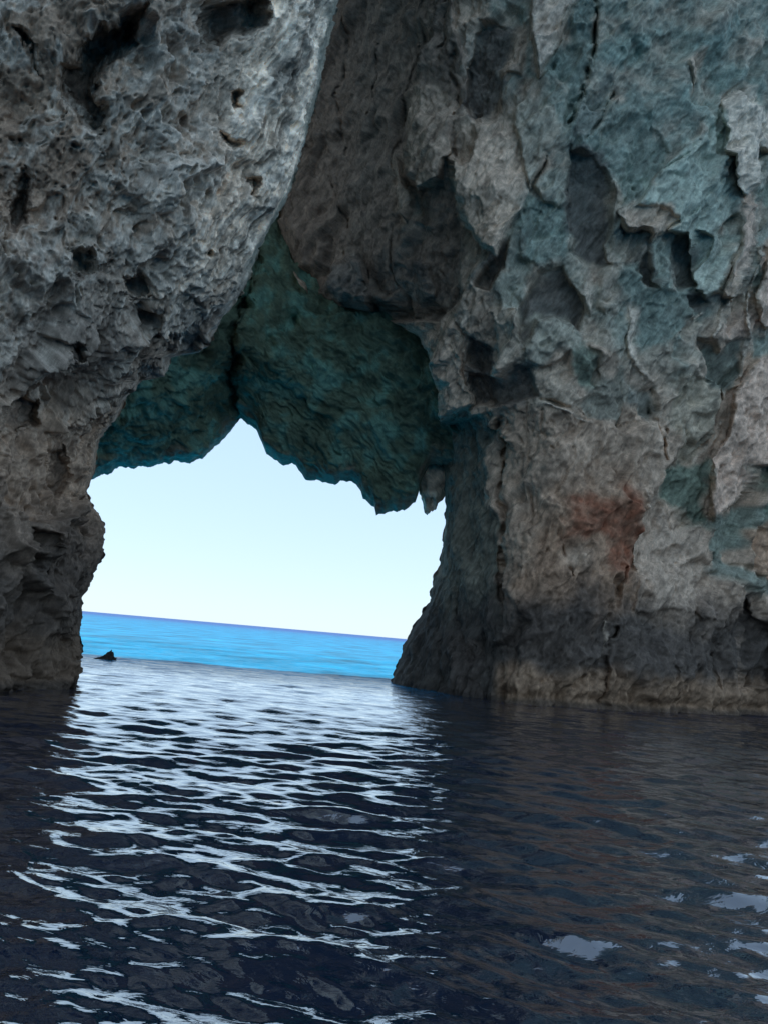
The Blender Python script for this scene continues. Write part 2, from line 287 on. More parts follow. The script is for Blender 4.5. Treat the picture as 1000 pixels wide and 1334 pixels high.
# facets of the wall: (polygon, offset m (+ = set back), gu, gv tilt in m per 100 px, colour, kind)
FACETS = [
 # smooth sheet over the arch, its shade put into the dark colour
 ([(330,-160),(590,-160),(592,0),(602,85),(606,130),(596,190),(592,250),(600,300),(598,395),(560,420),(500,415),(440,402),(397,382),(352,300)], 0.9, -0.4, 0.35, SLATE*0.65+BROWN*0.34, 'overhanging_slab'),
 ([(470,340),(486,385),(488,410),(450,404),(425,370),(430,345),(455,336)], -0.35, -.3, .3, SLATE*0.9+TAN*0.2, 'rock_slab'),
 ([(530,200),(531,140),(538,118),(560,115),(588,122),(594,150),(586,200),(578,235),(545,245),(536,220)], -0.75, 0.5, -0.5, TAN*0.9, 'rock_slab'),
 ([(519,205),(526,225),(538,250),(541,275),(537,294),(526,275),(521,240)], -0.4, 0.9, 0, TAN*0.9, 'rock_flake'),
 ([(545,340),(560,342),(565,388),(548,392)], 0.45, 0, 0.4, SLATE*.8, 'rock_facet'),
 ([(626,25),(668,28),(668,75),(655,98),(652,148),(640,158),(620,160),(606,130),(604,85)], 0.75, -0.5, 0.55, SLATE, 'rock_facet'),
 ([(602,88),(612,50),(625,15),(628,26),(616,58),(605,90)], -0.2, 1.2, 0, PALE*0.8, 'rock_flake'),
 ([(668,30),(684,26),(680,70),(676,100),(660,98),(662,70)], -0.15, 0.6, -0.3, TAN*0.95, 'rock_facet'),
 ([(690,0),(700,-60),(765,-60),(755,0),(745,15),(735,30),(727,55),(715,75),(702,100),(696,60),(690,40)], -0.5, 0.9, -0.6, GREY, 'rock_slab'),
 ([(770,-60),(776,10),(768,80),(760,110),(740,150),(732,170),(735,120),(715,90),(735,35),(755,5),(763,-60)], -0.2, -0.2, 0.2, TEAL*0.8, 'rock_slab'),
 ([(618,158),(635,165),(650,155),(660,148),(672,170),(675,200),(685,215),(688,240),(680,270),(668,290),(645,333),(630,322),(612,297),(600,285),(592,250),(589,205),(600,215),(614,195)], -0.85, 0.9, -0.75, TAN*1.1, 'rock_slab'),
 ([(670,125),(690,115),(700,130),(727,170),(722,190),(705,212),(690,245),(677,200),(670,160)], -0.35, 0.5, -0.4, TAN*0.55+TEAL*0.45, 'rock_slab'),
 ([(778,100),(800,95),(790,130),(770,165),(760,180),(747,178),(752,142)], 0.3, -0.4, 0.2, SLATE*0.7+TEAL*0.4, 'rock_facet'),
 ([(765,190),(800,135),(830,105),(838,120),(845,160),(862,190),(865,200),(860,220),(825,265),(810,275),(805,265),(795,240),(777,210)], -0.3, 0.1, 0.25, TEAL*0.85+SLATE*0.1, 'rock_slab'),
 ([(944,130),(970,112),(975,125),(985,145),(1010,150),(1010,195),(995,190),(985,235),(975,245),(965,255),(955,240),(948,215),(940,195),(942,170),(938,150)], -0.7, 0.8, -0.9, PALE*0.95, 'rock_slab'),
 ([(905,155),(935,145),(940,170),(938,195),(946,230),(958,255),(957,275),(930,310),(915,300),(900,330),(890,305),(870,300),(845,295),(832,275),(825,270),(862,222),(885,190),(900,180)], -0.25, 0.45, -0.5, LTEAL, 'rock_slab'),
 ([(888,85),(910,75),(905,100),(898,115)], -0.3, .8, -.5, TAN, 'rock_flake'),
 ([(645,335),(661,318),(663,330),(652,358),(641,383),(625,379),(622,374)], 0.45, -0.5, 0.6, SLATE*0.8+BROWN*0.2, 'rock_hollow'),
 ([(708,200),(737,200),(736,225),(737,260),(730,275),(720,265),(706,265),(695,240),(705,215)], -0.3, 0.5, -0.3, TEAL*0.7+TAN*0.35, 'rock_facet'),
 ([(686,248),(700,255),(705,266),(718,268),(735,278),(740,320),(738,338),(720,345),(700,352),(690,340),(678,335),(675,310),(682,280)], -0.1, 0.25, -0.1, TEAL*0.85, 'rock_slab'),
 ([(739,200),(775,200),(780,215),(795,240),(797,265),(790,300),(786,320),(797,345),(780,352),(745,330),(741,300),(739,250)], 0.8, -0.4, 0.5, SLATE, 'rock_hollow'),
 ([(785,318),(800,328),(806,345),(800,352),(791,340)], -0.2, .6, -.5, PALE*.8, 'rock_flake'),
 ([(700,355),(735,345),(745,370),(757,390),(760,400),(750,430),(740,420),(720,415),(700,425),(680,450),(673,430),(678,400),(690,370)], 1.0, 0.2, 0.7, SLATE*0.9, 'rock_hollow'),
 ([(665,312),(675,310),(680,340),(700,352),(690,370),(675,400),(673,440),(660,430),(652,400),(648,380),(655,350)], -0.1, 0.5, -0.2, TEAL*0.7+TAN*0.2, 'rock_facet'),
 ([(768,352),(780,350),(775,390),(765,410),(755,388)], -0.4, .8, -.3, PALE*.75, 'rock_flake'),
 ([(786,352),(803,345),(800,390),(785,410),(778,400)], -0.3, .6, -.2, TAN*.7+TEAL*.3, 'rock_flake'),
 ([(803,278),(830,265),(865,268),(880,285),(885,290),(868,300),(850,310),(845,318),(838,300),(825,303),(815,298)], -3.2, 0.3, -0.3, TAN*1.02, 'rock_facet'),
 ([(846,320),(875,318),(873,350),(872,375),(850,378),(848,350)], 0.1, 0.5, 0.0, LTEAL*0.85, 'rock_column'),
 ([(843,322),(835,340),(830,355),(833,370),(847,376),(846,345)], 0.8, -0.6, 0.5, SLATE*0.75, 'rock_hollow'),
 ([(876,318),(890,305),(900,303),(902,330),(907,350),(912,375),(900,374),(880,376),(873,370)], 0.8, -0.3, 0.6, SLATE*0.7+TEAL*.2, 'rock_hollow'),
 ([(805,345),(830,342),(832,368),(850,379),(875,379),(905,379),(918,390),(915,405),(895,412),(870,440),(848,452),(835,460),(828,440),(822,400),(808,380)], 0.1, -0.1, 0.1, TEAL*0.9, 'rock_slab'),
 ([(888,386),(915,384),(920,396),(895,401)], 0.6, 0, .9, SLATE*.7, 'rock_hollow'),
 ([(930,310),(955,280),(960,305),(958,330),(948,345),(935,383),(920,390),(912,375),(913,350),(925,335)], -0.3, 0.7, -0.5, LTEAL*0.9+PALE*.1, 'rock_slab'),
 ([(958,275),(962,265),(983,253),(985,280),(985,300),(975,310),(970,345),(955,392),(940,385),(950,345),(961,320),(960,300)], -0.5, 0.7, -0.5, PINK, 'rock_slab'),
 ([(985,250),(1010,230),(1010,275),(990,285),(985,300)], 0.35, -0.3, 0.2, GREEN*.6+SLATE*.6, 'rock_facet'),
 ([(980,325),(995,320),(990,390),(975,395),(968,392)], 0.5, -0.3, 0.2, GREEN*.5+SLATE*.6, 'rock_facet'),
 ([(958,400),(985,395),(980,420),(968,445),(960,448),(920,440),(935,425),(955,425)], 0.05, 0.2, -0.2, PINK*.85, 'rock_facet'),
 ([(993,320),(1020,300),(1020,425),(992,430),(984,400),(990,360)], -0.35, .8, -.5, PINK*.95, 'rock_slab'),
 ([(1140,400),(1010,455),(985,465),(975,490),(958,510),(948,560),(935,590),(925,620),(927,680),(945,660),(965,655),(980,640),(985,608),(1010,608),(1140,600)], -0.8, 0.75, -0.55, PINK*1.1, 'rock_slab'),
 ([(972,440),(1010,430),(1010,452),(978,462)], 0.1, 0, .2, TEAL, 'rock_facet'),
 ([(598,403),(607,440),(604,480),(612,500),(620,525),(600,535),(588,545),(580,520),(567,482),(563,465),(580,445),(590,420)], -0.7, 0.5, -0.7, TAN*1.15, 'rock_slab'),
 ([(596,395),(618,385),(620,402),(614,425),(606,427),(600,412)], -0.5, .7, -.3, PALE*.8, 'rock_flake'),
 ([(622,400),(645,400),(648,435),(640,452),(625,445),(616,435)], -0.1, .3, 0, TAN*.75, 'rock_facet'),
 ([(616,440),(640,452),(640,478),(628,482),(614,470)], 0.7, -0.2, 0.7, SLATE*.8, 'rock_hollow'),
 ([(648,402),(672,402),(673,445),(678,465),(660,478),(652,480),(646,450)], -0.45, 0.5, -0.3, TAN*0.75+TEAL*0.25, 'rock_slab'),
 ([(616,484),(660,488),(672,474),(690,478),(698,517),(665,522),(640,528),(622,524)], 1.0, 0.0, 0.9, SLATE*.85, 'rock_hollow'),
 ([(697,490),(705,475),(730,465),(738,455),(742,500),(747,520),(727,527),(712,518),(700,515)], -0.65, 0.2, -0.5, TAN*.85+TEAL*.2, 'boulder'),
 ([(738,455),(750,450),(762,452),(772,466),(778,485),(772,504),(748,504),(742,490)], -0.45, 0.6, 0.3, GREEN*.7+SLATE*.3, 'boulder_face'),
 ([(763,450),(790,462),(794,482),(780,503),(776,485),(773,466)], -0.6, 1.2, 0, TAN*.8, 'rock_flake'),
 ([(680,450),(700,420),(735,425),(748,440),(745,450),(730,465),(705,475),(685,470)], -0.2, 0.3, -0.3, TEAL*.65+TAN*.4, 'rock_facet'),
 ([(775,507),(800,480),(806,500),(803,560),(790,555),(765,545),(752,530)], 0.2, 0.1, 0.2, TEAL*.5+TAN*.25, 'rock_facet'),
 ([(817,400),(826,405),(826,468),(846,500),(838,497),(820,472),(814,440)], -0.55, .9, -.2, PALE*.85, 'rock_flake'),
 ([(828,470),(850,455),(870,445),(866,480),(856,505),(846,500)], 0.0, .3, 0, TAN*.6+TEAL*.3, 'rock_facet'),
 ([(870,500),(895,490),(915,495),(925,515),(932,535),(925,560),(905,600),(890,595),(875,570),(865,540)], -0.4, 0.3, -0.25, TAN*.7+GREEN*.35, 'boulder'),
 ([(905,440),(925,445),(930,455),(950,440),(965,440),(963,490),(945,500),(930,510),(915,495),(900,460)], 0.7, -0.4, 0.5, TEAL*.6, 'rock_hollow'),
 ([(826,510),(848,505),(852,540),(840,548),(828,538)], 0.5, -.3, .4, SLATE*.6+TEAL*.4, 'rock_hollow'),
 ([(858,615),(892,612),(921,604),(919,640),(918,676),(893,685),(880,662),(862,645)], 0.35, -0.2, 0.3, GREEN*.9+SLATE*.15, 'rock_slab'),
 ([(868,658),(880,665),(895,683),(878,697)], -.1, .3, -.3, TAN, 'rock_flake'),
 ([(830,690),(838,650),(845,640),(858,640),(872,690),(893,690),(920,687),(922,740),(912,770),(900,800),(880,792),(850,800),(830,790)], -0.1, 0.2, -0.1, GREY*.5+TAN*.42, 'rock_slab'),
 ([(921,680),(945,665),(965,655),(978,660),(986,672),(970,690),(958,712),(940,730),(924,718)], 0.0, 0.2, 0.0, TEAL*.75+GREEN*.2, 'rock_slab'),
 ([(921,720),(940,733),(960,735),(985,755),(1010,770),(1010,782),(980,772),(950,756),(923,746)], 0.45, 0, .5, TEAL*.7, 'rock_ledge'),
 ([(985,608),(1140,600),(1140,660),(1000,668),(984,660),(980,640)], 0.2, 0, .2, GREEN*.8+SLATE*.1, 'rock_slab'),
 ([(990,688),(1010,676),(1140,680),(1140,770),(1010,768),(985,755),(965,738),(960,715),(973,695)], -0.5, .3, -.2, BROWN*1.15, 'boulder'),
 ([(923,748),(950,758),(961,776),(958,800),(950,812),(920,806),(905,805),(915,770)], -0.25, .3, -.2, TAN*.85, 'rock_slab'),
 ([(962,775),(976,800),(1005,840),(1010,895),(962,898),(957,880),(958,810)], 1.6, -0.6, 0.3, DARK*1.3, 'sea_cleft'),
 ([(508,980),(500,860),(540,790),(572,735),(572,560),(600,545),(640,535),(645,560),(636,600),(640,660),(650,690),(650,760),(646,830),(648,880),(644,980)], 1.0, -1.0, 0.0, SLATE*.42+GREEN*.26, 'arch_pillar'),  # pillar's shade put into a darker rock colour
 ([(590,840),(600,832),(615,835),(622,870),(628,980),(580,980),(586,880)], -0.45, 0, -.3, BROWN*.6, 'pillar_foot'),
]
CRACKS = [  # polyline, half-width px, depth m
 ([(776,-60),(775,20),(770,80),(762,108),(748,138),(738,165)], 2.6, 0.7), ([(800,120),(782,150),(768,174),(760,186)], 2.0, 0.45),
 ([(739,195),(737,235),(741,290),(742,330)], 1.8, 0.5), ([(708,205),(700,225),(693,244)], 1.8, 0.4),
 ([(592,60),(585,95),(590,125),(594,150)], 2.2, 0.4), ([(552,0),(551,60),(546,90)], 1.8, 0.25), ([(583,-20),(580,60),(577,80)], 2.2, 0.3),
 ([(470,340),(476,368),(488,392)], 2.4, 0.45), ([(653,545),(650,580),(653,610),(651,650),(650,700),(648,780)], 3.5, 0.9),
 ([(660,528),(662,560),(655,598)], 1.8, 0.3), ([(702,535),(706,560),(718,585)], 1.6, 0.25), ([(680,530),(685,580),(690,600)], 1.4, 0.2),
 ([(700,521),(722,527),(760,541),(778,552)], 2.2, 0.22), ([(728,690),(732,720),(738,752)], 1.8, 0.3),
 ([(806,730),(808,760),(803,790)], 2.6, 0.45), ([(783,915),(784,885),(792,858),(799,820)], 4.0, 0.9), ([(903,800),(896,830),(890,850)], 2.0, 0.3),
 ([(845,510),(842,540)], 2.2, 0.5), ([(862,560),(858,580)], 2.5, 0.5), ([(915,492),(925,512),(931,532)], 1.6, 0.4), ([(966,445),(964,492)], 1.6, 0.45),
 ([(900,185),(885,205),(862,225)], 1.5, 0.25), ([(867,300),(890,285),(915,255),(935,235)], 1.6, 0.25), ([(842,540),(856,575),(858,600)], 2, .3),
 ([(690,640),(688,680),(690,700)], 1.6, .2), ([(866,870),(864,895)], 2.5, .3), ([(935,900),(932,870),(925,850)], 2.5, .35), ([(880,890),(876,912)], 2, .3),
 ([(455,-20),(452,60),(440,130),(446,200)], 2, .35), ([(495,60),(490,110),(470,170)], 1.6, .3), ([(430,230),(452,300),(448,330)], 2, .35), ([(520,300),(512,350),(535,400)], 2, .35), ([(545,60),(520,180),(512,260)], 1.8, .3), ([(577,800),(575,850),(570,900)], 2.5, .3), ([(604,745),(600,800),(606,860)], 3, .3), ([(584,600),(588,700),(596,760)], 3, .22), ([(620,560),(616,640),(620,720)], 3, .22),
]
RIDGES = [ # thin bright standing edges
 ([(688,245),(668,290),(645,334),(632,358),(621,376)], 1.6, 0.35), ([(979,325),(972,380),(966,440),(964,492)], 2.2, 0.45),
 ([(705,526),(735,536),(777,556)], 1.2, 0.12), ([(822,300),(806,345)], 1.4, .2), ([(905,605),(925,575),(938,545)], 1.5, .2),
 ([(872,440),(895,418),(912,408)], 1.5, .3), ([(795,240),(803,262),(806,276)], 1.5, .25), ([(920,440),(938,410),(955,380)], 1.5, .3), ([(788,810),(789,850)], 1.6, .2), ([(828,640),(832,700),(829,740)], 1.5, .2),
]
def build_wall():
    ev = np.array([p[1] for p in R_EDGE], float); eu = np.array([p[0] for p in R_EDGE], float)
    vt, vb, ur = -110.0, 940.0, 1055.0
    nr = int((vb - vt) / STEP); nc = int((ur - 330) / STEP)
    v1 = np.linspace(vt, vb, nr); s = np.linspace(0, 1, nc)
    e = np.interp(v1, ev, eu)
    jag = fbm(np.c_[v1 / 16.0, v1 * 0 + 3.3, v1 * 0], 4, 11) * 4.0
    e = e + jag
    ug = 330 + s * (ur - 330); kn = 645.0
    u = np.where(ug[None] < kn, e[:, None] + (ug[None] - 330) / (kn - 330) * (kn - e[:, None]), ug[None]); v = np.repeat(v1[:, None], nc, 1)
    fu = u.ravel(); fv = v.ravel()
    # wander of the facet outlines, so that no edge is ruler-straight
    wq = np.c_[fu / 38.0, fv / 38.0, fu * 0 + 0.5]
    wu = fu + fbm(wq, 4, 21, .42) * 6; wv = fv + fbm(wq, 4, 31, .42) * 6
    Y = R_BASE(fu, fv)
    P0 = at(fu, fv, Y)
    col = np.empty((len(fu), 3)); q = P0
    n_c = fbm(q * 0.22, 4, 41); n_c2 = fbm(q * 0.7, 4, 43)
    n_c3 = fbm(q * 1.6, 3, 47)
    # background tint: teal high on the wall, grey-brown lower down
    teal_w = np.clip(sstep(560, 330, fv + n_c * 160) * sstep(590, 720, fu + n_c2 * 60), 0, 1)
    teal_w = np.clip(teal_w * (0.75 + 0.7 * n_c2), 0, 1)[:, None]
    col[:] = (TAN * 0.92) * (1 - teal_w) + (TEAL * 1.0) * teal_w
    lab = np.zeros(len(fu), int); names = ['rock_face']; detail = np.ones(len(fu))
    off = np.zeros(len(fu))
    for k, (poly, o_, gu, gv, c, kind) in enumerate(FACETS):
        pa = np.array(poly, float); lo = pa.min(0) - 14; hi = pa.max(0) + 14
        idx = np.nonzero((wu > lo[0]) & (wu < hi[0]) & (wv > lo[1]) & (wv < hi[1]))[0]
        if not len(idx): names.append(kind); continue
        sd = polysd(wu[idx], wv[idx], poly)
        soft = kind in ('rock_slab', 'rock_facet', 'rock_face')
        w = sstep(-3.5, 3.5, sd) if soft else sstep(-2.5, 4, sd)
        cu, cv = pa.mean(0)
        tl = 3.2 if kind == 'rock_hollow' else 1.0 if kind in ('overhanging_slab', 'arch_pillar', 'sea_cleft') else 1.9 if kind == 'rock_facet' else 1.6
        vtop = pa[:, 1].min() if kind in ('rock_hollow', 'rock_slab', 'rock_facet', 'rock_flake', 'rock_ledge') else cv
        pl = o_ * (0.30 if kind == 'rock_hollow' else 0.30 if tl > 1 else 0.5) + tl * (gu * (fu[idx] - cu) / 100 + gv * (fv[idx] - vtop) / 100)
        if kind == 'rock_hollow': pl = np.minimum(pl, 1.1)
        if kind.startswith('boulder'):
            pl = pl - 0.5 * sstep(0, 26, sd) + 0.25
        pl = np.clip(pl, -1.9, 2.1) * (0.7 if kind not in ('arch_pillar', 'overhanging_slab', 'sea_cleft') else 1)
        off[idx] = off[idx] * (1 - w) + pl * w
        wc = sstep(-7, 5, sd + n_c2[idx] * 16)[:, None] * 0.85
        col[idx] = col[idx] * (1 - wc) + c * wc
        if kind in ('overhanging_slab', 'rock_hollow', 'arch_pillar'):
            detail[idx] = detail[idx] * (1 - w) + {'overhanging_slab': 0.9, 'rock_hollow': 0.45, 'arch_pillar': 0.7}[kind] * w
        else: detail[idx] = detail[idx] * (1 - w) + w
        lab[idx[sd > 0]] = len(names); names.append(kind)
    # zones of the lower wall
    lo_wall = sstep(515, 545, fv) * sstep(640, 655, fu) * sstep(845, 820, fu)
    hid = lab == 0
    lab[hid & (fv > 525) & (fu > 640) & (fu < 835) & (fv <= 800)] = len(names); names.append('brown_rock_face'); k_brown = len(names) - 1
    lab[hid & (fv > 800)] = len(names); names.append('tidal_ledge')
    lab[hid & (fv <= 800) & (fv > 420) & (fu >= 835)] = len(names); names.append('rock_face')
    lab[hid & (fv <= 300) & (fu > 776)] = len(names); names.append('rock_face')
    brown = (sstep(0, 1, lo_wall) * (lab == k_brown))[:, None]
    col = col * (1 - brown) + (TAN * 0.66 + BROWN * 0.22) * brown
    rust_sd = polysd(wu, wv, [(735,668),(760,642),(785,648),(810,654),(826,675),(830,700),(826,740),(800,738),(788,728),(768,705),(742,695)])
    warm_sd = polysd(wu, wv, [(690,690),(725,640),(770,620),(830,660),(832,790),(800,815),(690,830),(676,780)])
    w = (sstep(-26, 22, warm_sd + n_c2 * 34) * 0.88)[:, None]; col = col * (1 - w) + BROWN * 0.88 * w
    w = (sstep(-14, 14, rust_sd + n_c2 * 34) * np.clip(.75 + .5 * fbm(q * 2.2, 3, 45), 0, 1))[:, None]; col = col * (1 - w) + RUST * w
    w = np.exp(-(((fu - 747) / 16) ** 2 + ((fv - 727) / 15) ** 2))[:, None] * 0.7; col = col * (1 - w) + np.array([.50, .38, .28]) * w
    # black lichen band above the tide, brown tide band at the water (measured in height)
    z = P0[:, 2]; zz = z + n_c2 * 0.9 + n_c * 0.7
    ontop = (np.array([n != 'sea_cleft' for n in names])[lab])
    w = (sstep(5.2, 3.0, zz) * (0.64 + 0.28 * ontop))[:, None]; col = col * (1 - w) + DARK * 1.25 * w
    w = (sstep(1.75, 1.0, z + n_c2 * 0.5) * 0.9 * sstep(636, 652, fu))[:, None]; col = col * (1 - w) + TIDE * w
    w = (sstep(0.28, 0.1, z + n_c2 * 0.1) * 0.7)[:, None]; col = col * (1 - w) + DARK * .7 * w
    for pts, hw, dep in CRACKS:
        d = linesd(wu, wv, pts); off += dep * np.clip(.55 + 1.1 * n_c3, 0.05, 1.1) * np.exp(-(d / hw) ** 2)
    for pts, hw, dep in RIDGES:
        d = linesd(wu, wv, pts); g = np.exp(-(d / hw) ** 2) * np.clip(.6 + 1.1 * n_c3, 0, 1); off -= dep * g
        w = (g * 0.75)[:, None]; col = col * (1 - w) + PALE * w
    # rounding of the edge facing the arch
    de = linesd(fu, fv, [p for p in R_EDGE if p[1] > 250])
    rr = np.clip(1 - de / 24.0, 0, 1); off += 1.2 * rr ** 2
    P = at(fu, fv, Y + off).reshape(nr, nc, 3)
    Nn = grid_normals(at(fu, fv, Y).reshape(nr, nc, 3)).reshape(-1, 3)
    Pf = P.reshape(-1, 3)
    # broken-rock relief in metres, in world space
    wz = Pf.copy(); wz[:, 2] *= 0.6
    warp = np.stack([fbm(Pf * 0.9, 3, 51), fbm(Pf * 0.9, 3, 52), fbm(Pf * 0.9, 3, 53)], 1)
    rot = np.array([[.86, 0, .5], [0, 1, 0], [-.5, 0, .86]])
    qd = (0.7 * P0 + .3 * Pf + warp * 0.25) @ rot * np.array([1.0, 1.0, 0.42])
    lowmask = sstep(520, 560, fv)
    h = chips(qd * 0.40, 60, 0.9, 0.5) * 0.62 + chips(qd * 0.95, 61, 0.9, 0.5) * 0.42
    h += chips(qd * 2.3, 62, 0.9, 0.5) * 0.17
    h += blocks((Pf + warp * 0.25) @ rot * np.array([1., 1., .36]) * 5.0, 64, 0.35, 0.2) * 0.07
    h += fbm(Pf * 0.45, 4, 63) * 0.32
    h += (ridged(qd * np.array([2.6, 2.6, 2.0]), 4, 65, 0.55) - 1.0) * 0.045
    h += fbm(Pf * np.array([6, 6, 3.0]), 3, 66) * 0.03
    h += (ridged((Pf + warp * .12) @ rot * np.array([7.0, 7.0, 1.3]), 3, 69, .6) - 0.9) * 0.035
    # vertical fluting on the pillar and the foot of the wall
    pil = ((fu < 655) & (fv > 540)).astype(float); foot = sstep(2.6, 1.0, z)
    h += fbm(Pf * np.array([1.5, 1.5, 0.15]), 3, 67) * (0.3 * pil + 0.2 * foot)
    h += (ridged(Pf * np.array([3.2, 3.2, 0.5]), 3, 68) - 0.9) * 0.06 * np.maximum(lowmask, pil)
    h -= 0.30 * np.exp(-((z - 0.25) / 0.28) ** 2) * (fu > 640)
    wd, _, wi = worley(Pf * np.array([4.2, 4.2, 3.0]) + warp * .5, 73)
    h -= sstep(.45, .1, wd) * (_f(wi >> np.uint32(5)) > .6) * 0.09 * np.maximum(lowmask, .35)
    h = h * detail * (0.25 + 0.75 * sstep(1, 14, de))
    Pf = Pf + Nn * h[:, None]
    # mottled mineral colour
    n3 = fbm(Pf * 1.7, 4, 71); n4 = ridged((Pf + warp * .15) @ rot * np.array([4.5, 4.5, 0.9]), 4, 72, .65) - 1.1
    col = col * np.clip(1 + 0.40 * n3 + 0.40 * np.clip(n4, -1, 1), 0.35, 1.8)[:, None]
    P = Pf.reshape(nr, nc, 3); col = col.reshape(nr, nc, 3); lab = lab.reshape(nr, nc)
    # thickness: the edge by the arch runs back seawards, the far side and the top run on past the frame
    def back(k, dy, du): return at(u[:, 0] + du, v[:, 0], (Y + off).reshape(nr, nc)[:, 0] + dy)
    edge_cols = [back(0, 9.0, 75), back(1, 5.0, 28), back(2, 1.8, 4)]
    P = np.concatenate([c[:, None] for c in edge_cols] + [P], 1)
    right = [P[:, -1] + np.array([1.5, 1.5, 0]), P[:, -1] + np.array([8., 24., 0])]
    P = np.concatenate([P] + [c[:, None] for c in right], 1)
    col = np.concatenate([col[:, :1]] * 3 + [col] + [col[:, -1:]] * 2, 1)
    lab = np.concatenate([lab[:, :1]] * 3 + [lab] + [lab[:, -1:]] * 2, 1)
    top = P[0]; t1 = top.copy(); t1[:, 2] = top[:, 2] * 0 + 34.5; t1[:, 1] -= 0.2
    t2 = t1.copy(); t2[:, 2] = 44; t2[:, 1] -= 3.5; t3 = t2.copy(); t3[:, 1] += 26  # unseen brow, leaned forward to keep overhead sky out of the water
    P = np.concatenate([t3[None], t2[None], t1[None], P], 0)
    col = np.concatenate([col[:1]] * 3 + [col], 0); lab = np.concatenate([lab[:1]] * 3 + [lab], 0)
    F = grid_faces(*P.shape[:2]); fl = lab[:-1, :-1]
    root = empty('cave_cliff', tuple(on_water(800, 914)), 'tall fractured cliff of teal and tan rock with a rust-red patch above its dark foot', 'cliff')
    lbl = {}
    for i, n in enumerate(names):
        if n == 'overhanging_slab': lbl[i] = 'smooth overhanging slab above the arch, its shade painted dark grey'
        if n == 'brown_rock_face': lbl[i] = 'grey-brown rock face with a rust-red patch'
        if n == 'arch_pillar': lbl[i] = 'fluted pillar beside the sky opening, its shade painted dark'
        if n == 'tidal_ledge': lbl[i] = 'dark stained foot of the wall with a brown tide line'
        if n == 'sea_cleft': lbl[i] = 'dark triangular cleft at the waterline'
    split_parts(P.reshape(-1, 3), F, fl, names, MAT_WALL, root, col.reshape(-1, 3), lbl)
build_wall()

# ================================================================== left-hand cliff
L_EDGE = [(478, -160), (441, 0), (432, 40), (421, 90), (406, 160), (392, 210), (375, 255), (355, 295), (340, 325), (325, 360), (312, 385),
          (300, 405), (285, 428), (272, 453), (262, 460), (240, 463), (224, 467), (219, 478), (215, 489), (183, 493), (165, 515), (150, 545),
          (133, 570), (126, 585), (124, 605), (118, 630), (115, 640), (124, 655), (133, 675), (139, 690), (138, 705), (128, 735), (117, 765),
          (106, 778), (106, 800), (104, 835), (108, 842), (106, 860), (101, 890), (98, 900), (96, 960)]
L_BASE = TPS([(-130, 905, 16), (0, 899, 18.9), (60, 897, 20.2), (100, 893, 22), (0, 700, 18.6), (100, 700, 20.4), (136, 690, 21.8), (0, 550, 18), (120, 560, 21),
              (0, 300, 16.5), (200, 300, 18), (350, 300, 20.2), (300, 390, 20.4), (180, 490, 20.6), (60, 440, 17.6), (0, 0, 15), (200, 0, 16), (330, 0, 17.6),
              (440, 0, 19.4), (-130, 0, 13.5), (-130, 400, 15), (-130, -160, 12.5), (200, -160, 15), (478, -160, 18.6), (400, 180, 19.9), (300, 180, 18.4), (100, 150, 16)])
L_HOLLOWS = [  # polygon, depth m, kind
 ([(95, 85), (97, 62), (135, 40), (178, 15), (182, 55), (150, 78), (132, 92), (126, 120), (146, 150), (132, 178), (117, 176), (98, 148), (72, 115), (78, 92)], 0.95, 'rock_hollow'),
 ([(20, 40), (32, 42), (46, 70), (56, 98), (48, 96), (38, 74), (24, 60)], 0.8, 'crevice'),
 ([(258, 20), (272, 0), (330, -10), (346, 28), (322, 50), (300, 50), (292, 64), (276, 62), (262, 60)], 0.8, 'rock_hollow'),
 ([(86, 326), (104, 318), (120, 330), (122, 352), (112, 362), (90, 356)], 0.6, 'rock_hollow'),
 ([(5, 262), (28, 215), (42, 232), (36, 290), (18, 306), (4, 294)], 0.55, 'rock_hollow'),
 ([(165, 365), (190, 362), (198, 380), (180, 392), (166, 386)], 0.5, 'rock_hollow'),
 ([(178, 405), (205, 402), (206, 440), (186, 445), (176, 428)], 0.4, 'rock_hollow'),
 ([(12, 530), (40, 520), (62, 530), (62, 556), (34, 564), (12, 556)], 0.45, 'rock_hollow'),
 ([(76, 590), (92, 585), (92, 635), (84, 645), (76, 620)], 0.4, 'rock_hollow'),
 ([(220, 440), (262, 436), (270, 452), (240, 461), (222, 461)], 0.35, 'rock_hollow'),
 ([(82, 446), (96, 444), (94, 462), (82, 464)], 0.5, 'pit'), ([(88, 470), (104, 462), (102, 482), (92, 480)], 0.5, 'pit'),
 ([(306, 120), (316, 122), (314, 138), (308, 138)], 0.45, 'pit'), ([(280, 168), (292, 178), (308, 186), (302, 192), (288, 184)], 0.4, 'pit'),
 ([(326, 232), (333, 236), (330, 256), (324, 254)], 0.4, 'pit'), ([(268, 330), (274, 326), (274, 334), (268, 336)], 0.4, 'pit'),
 ([(40, 690), (60, 700), (66, 740), (50, 770), (36, 735)], 0.45, 'rock_hollow'), ([(100, 650), (112, 645), (112, 668), (104, 672)], 0.4, 'pit'),
]
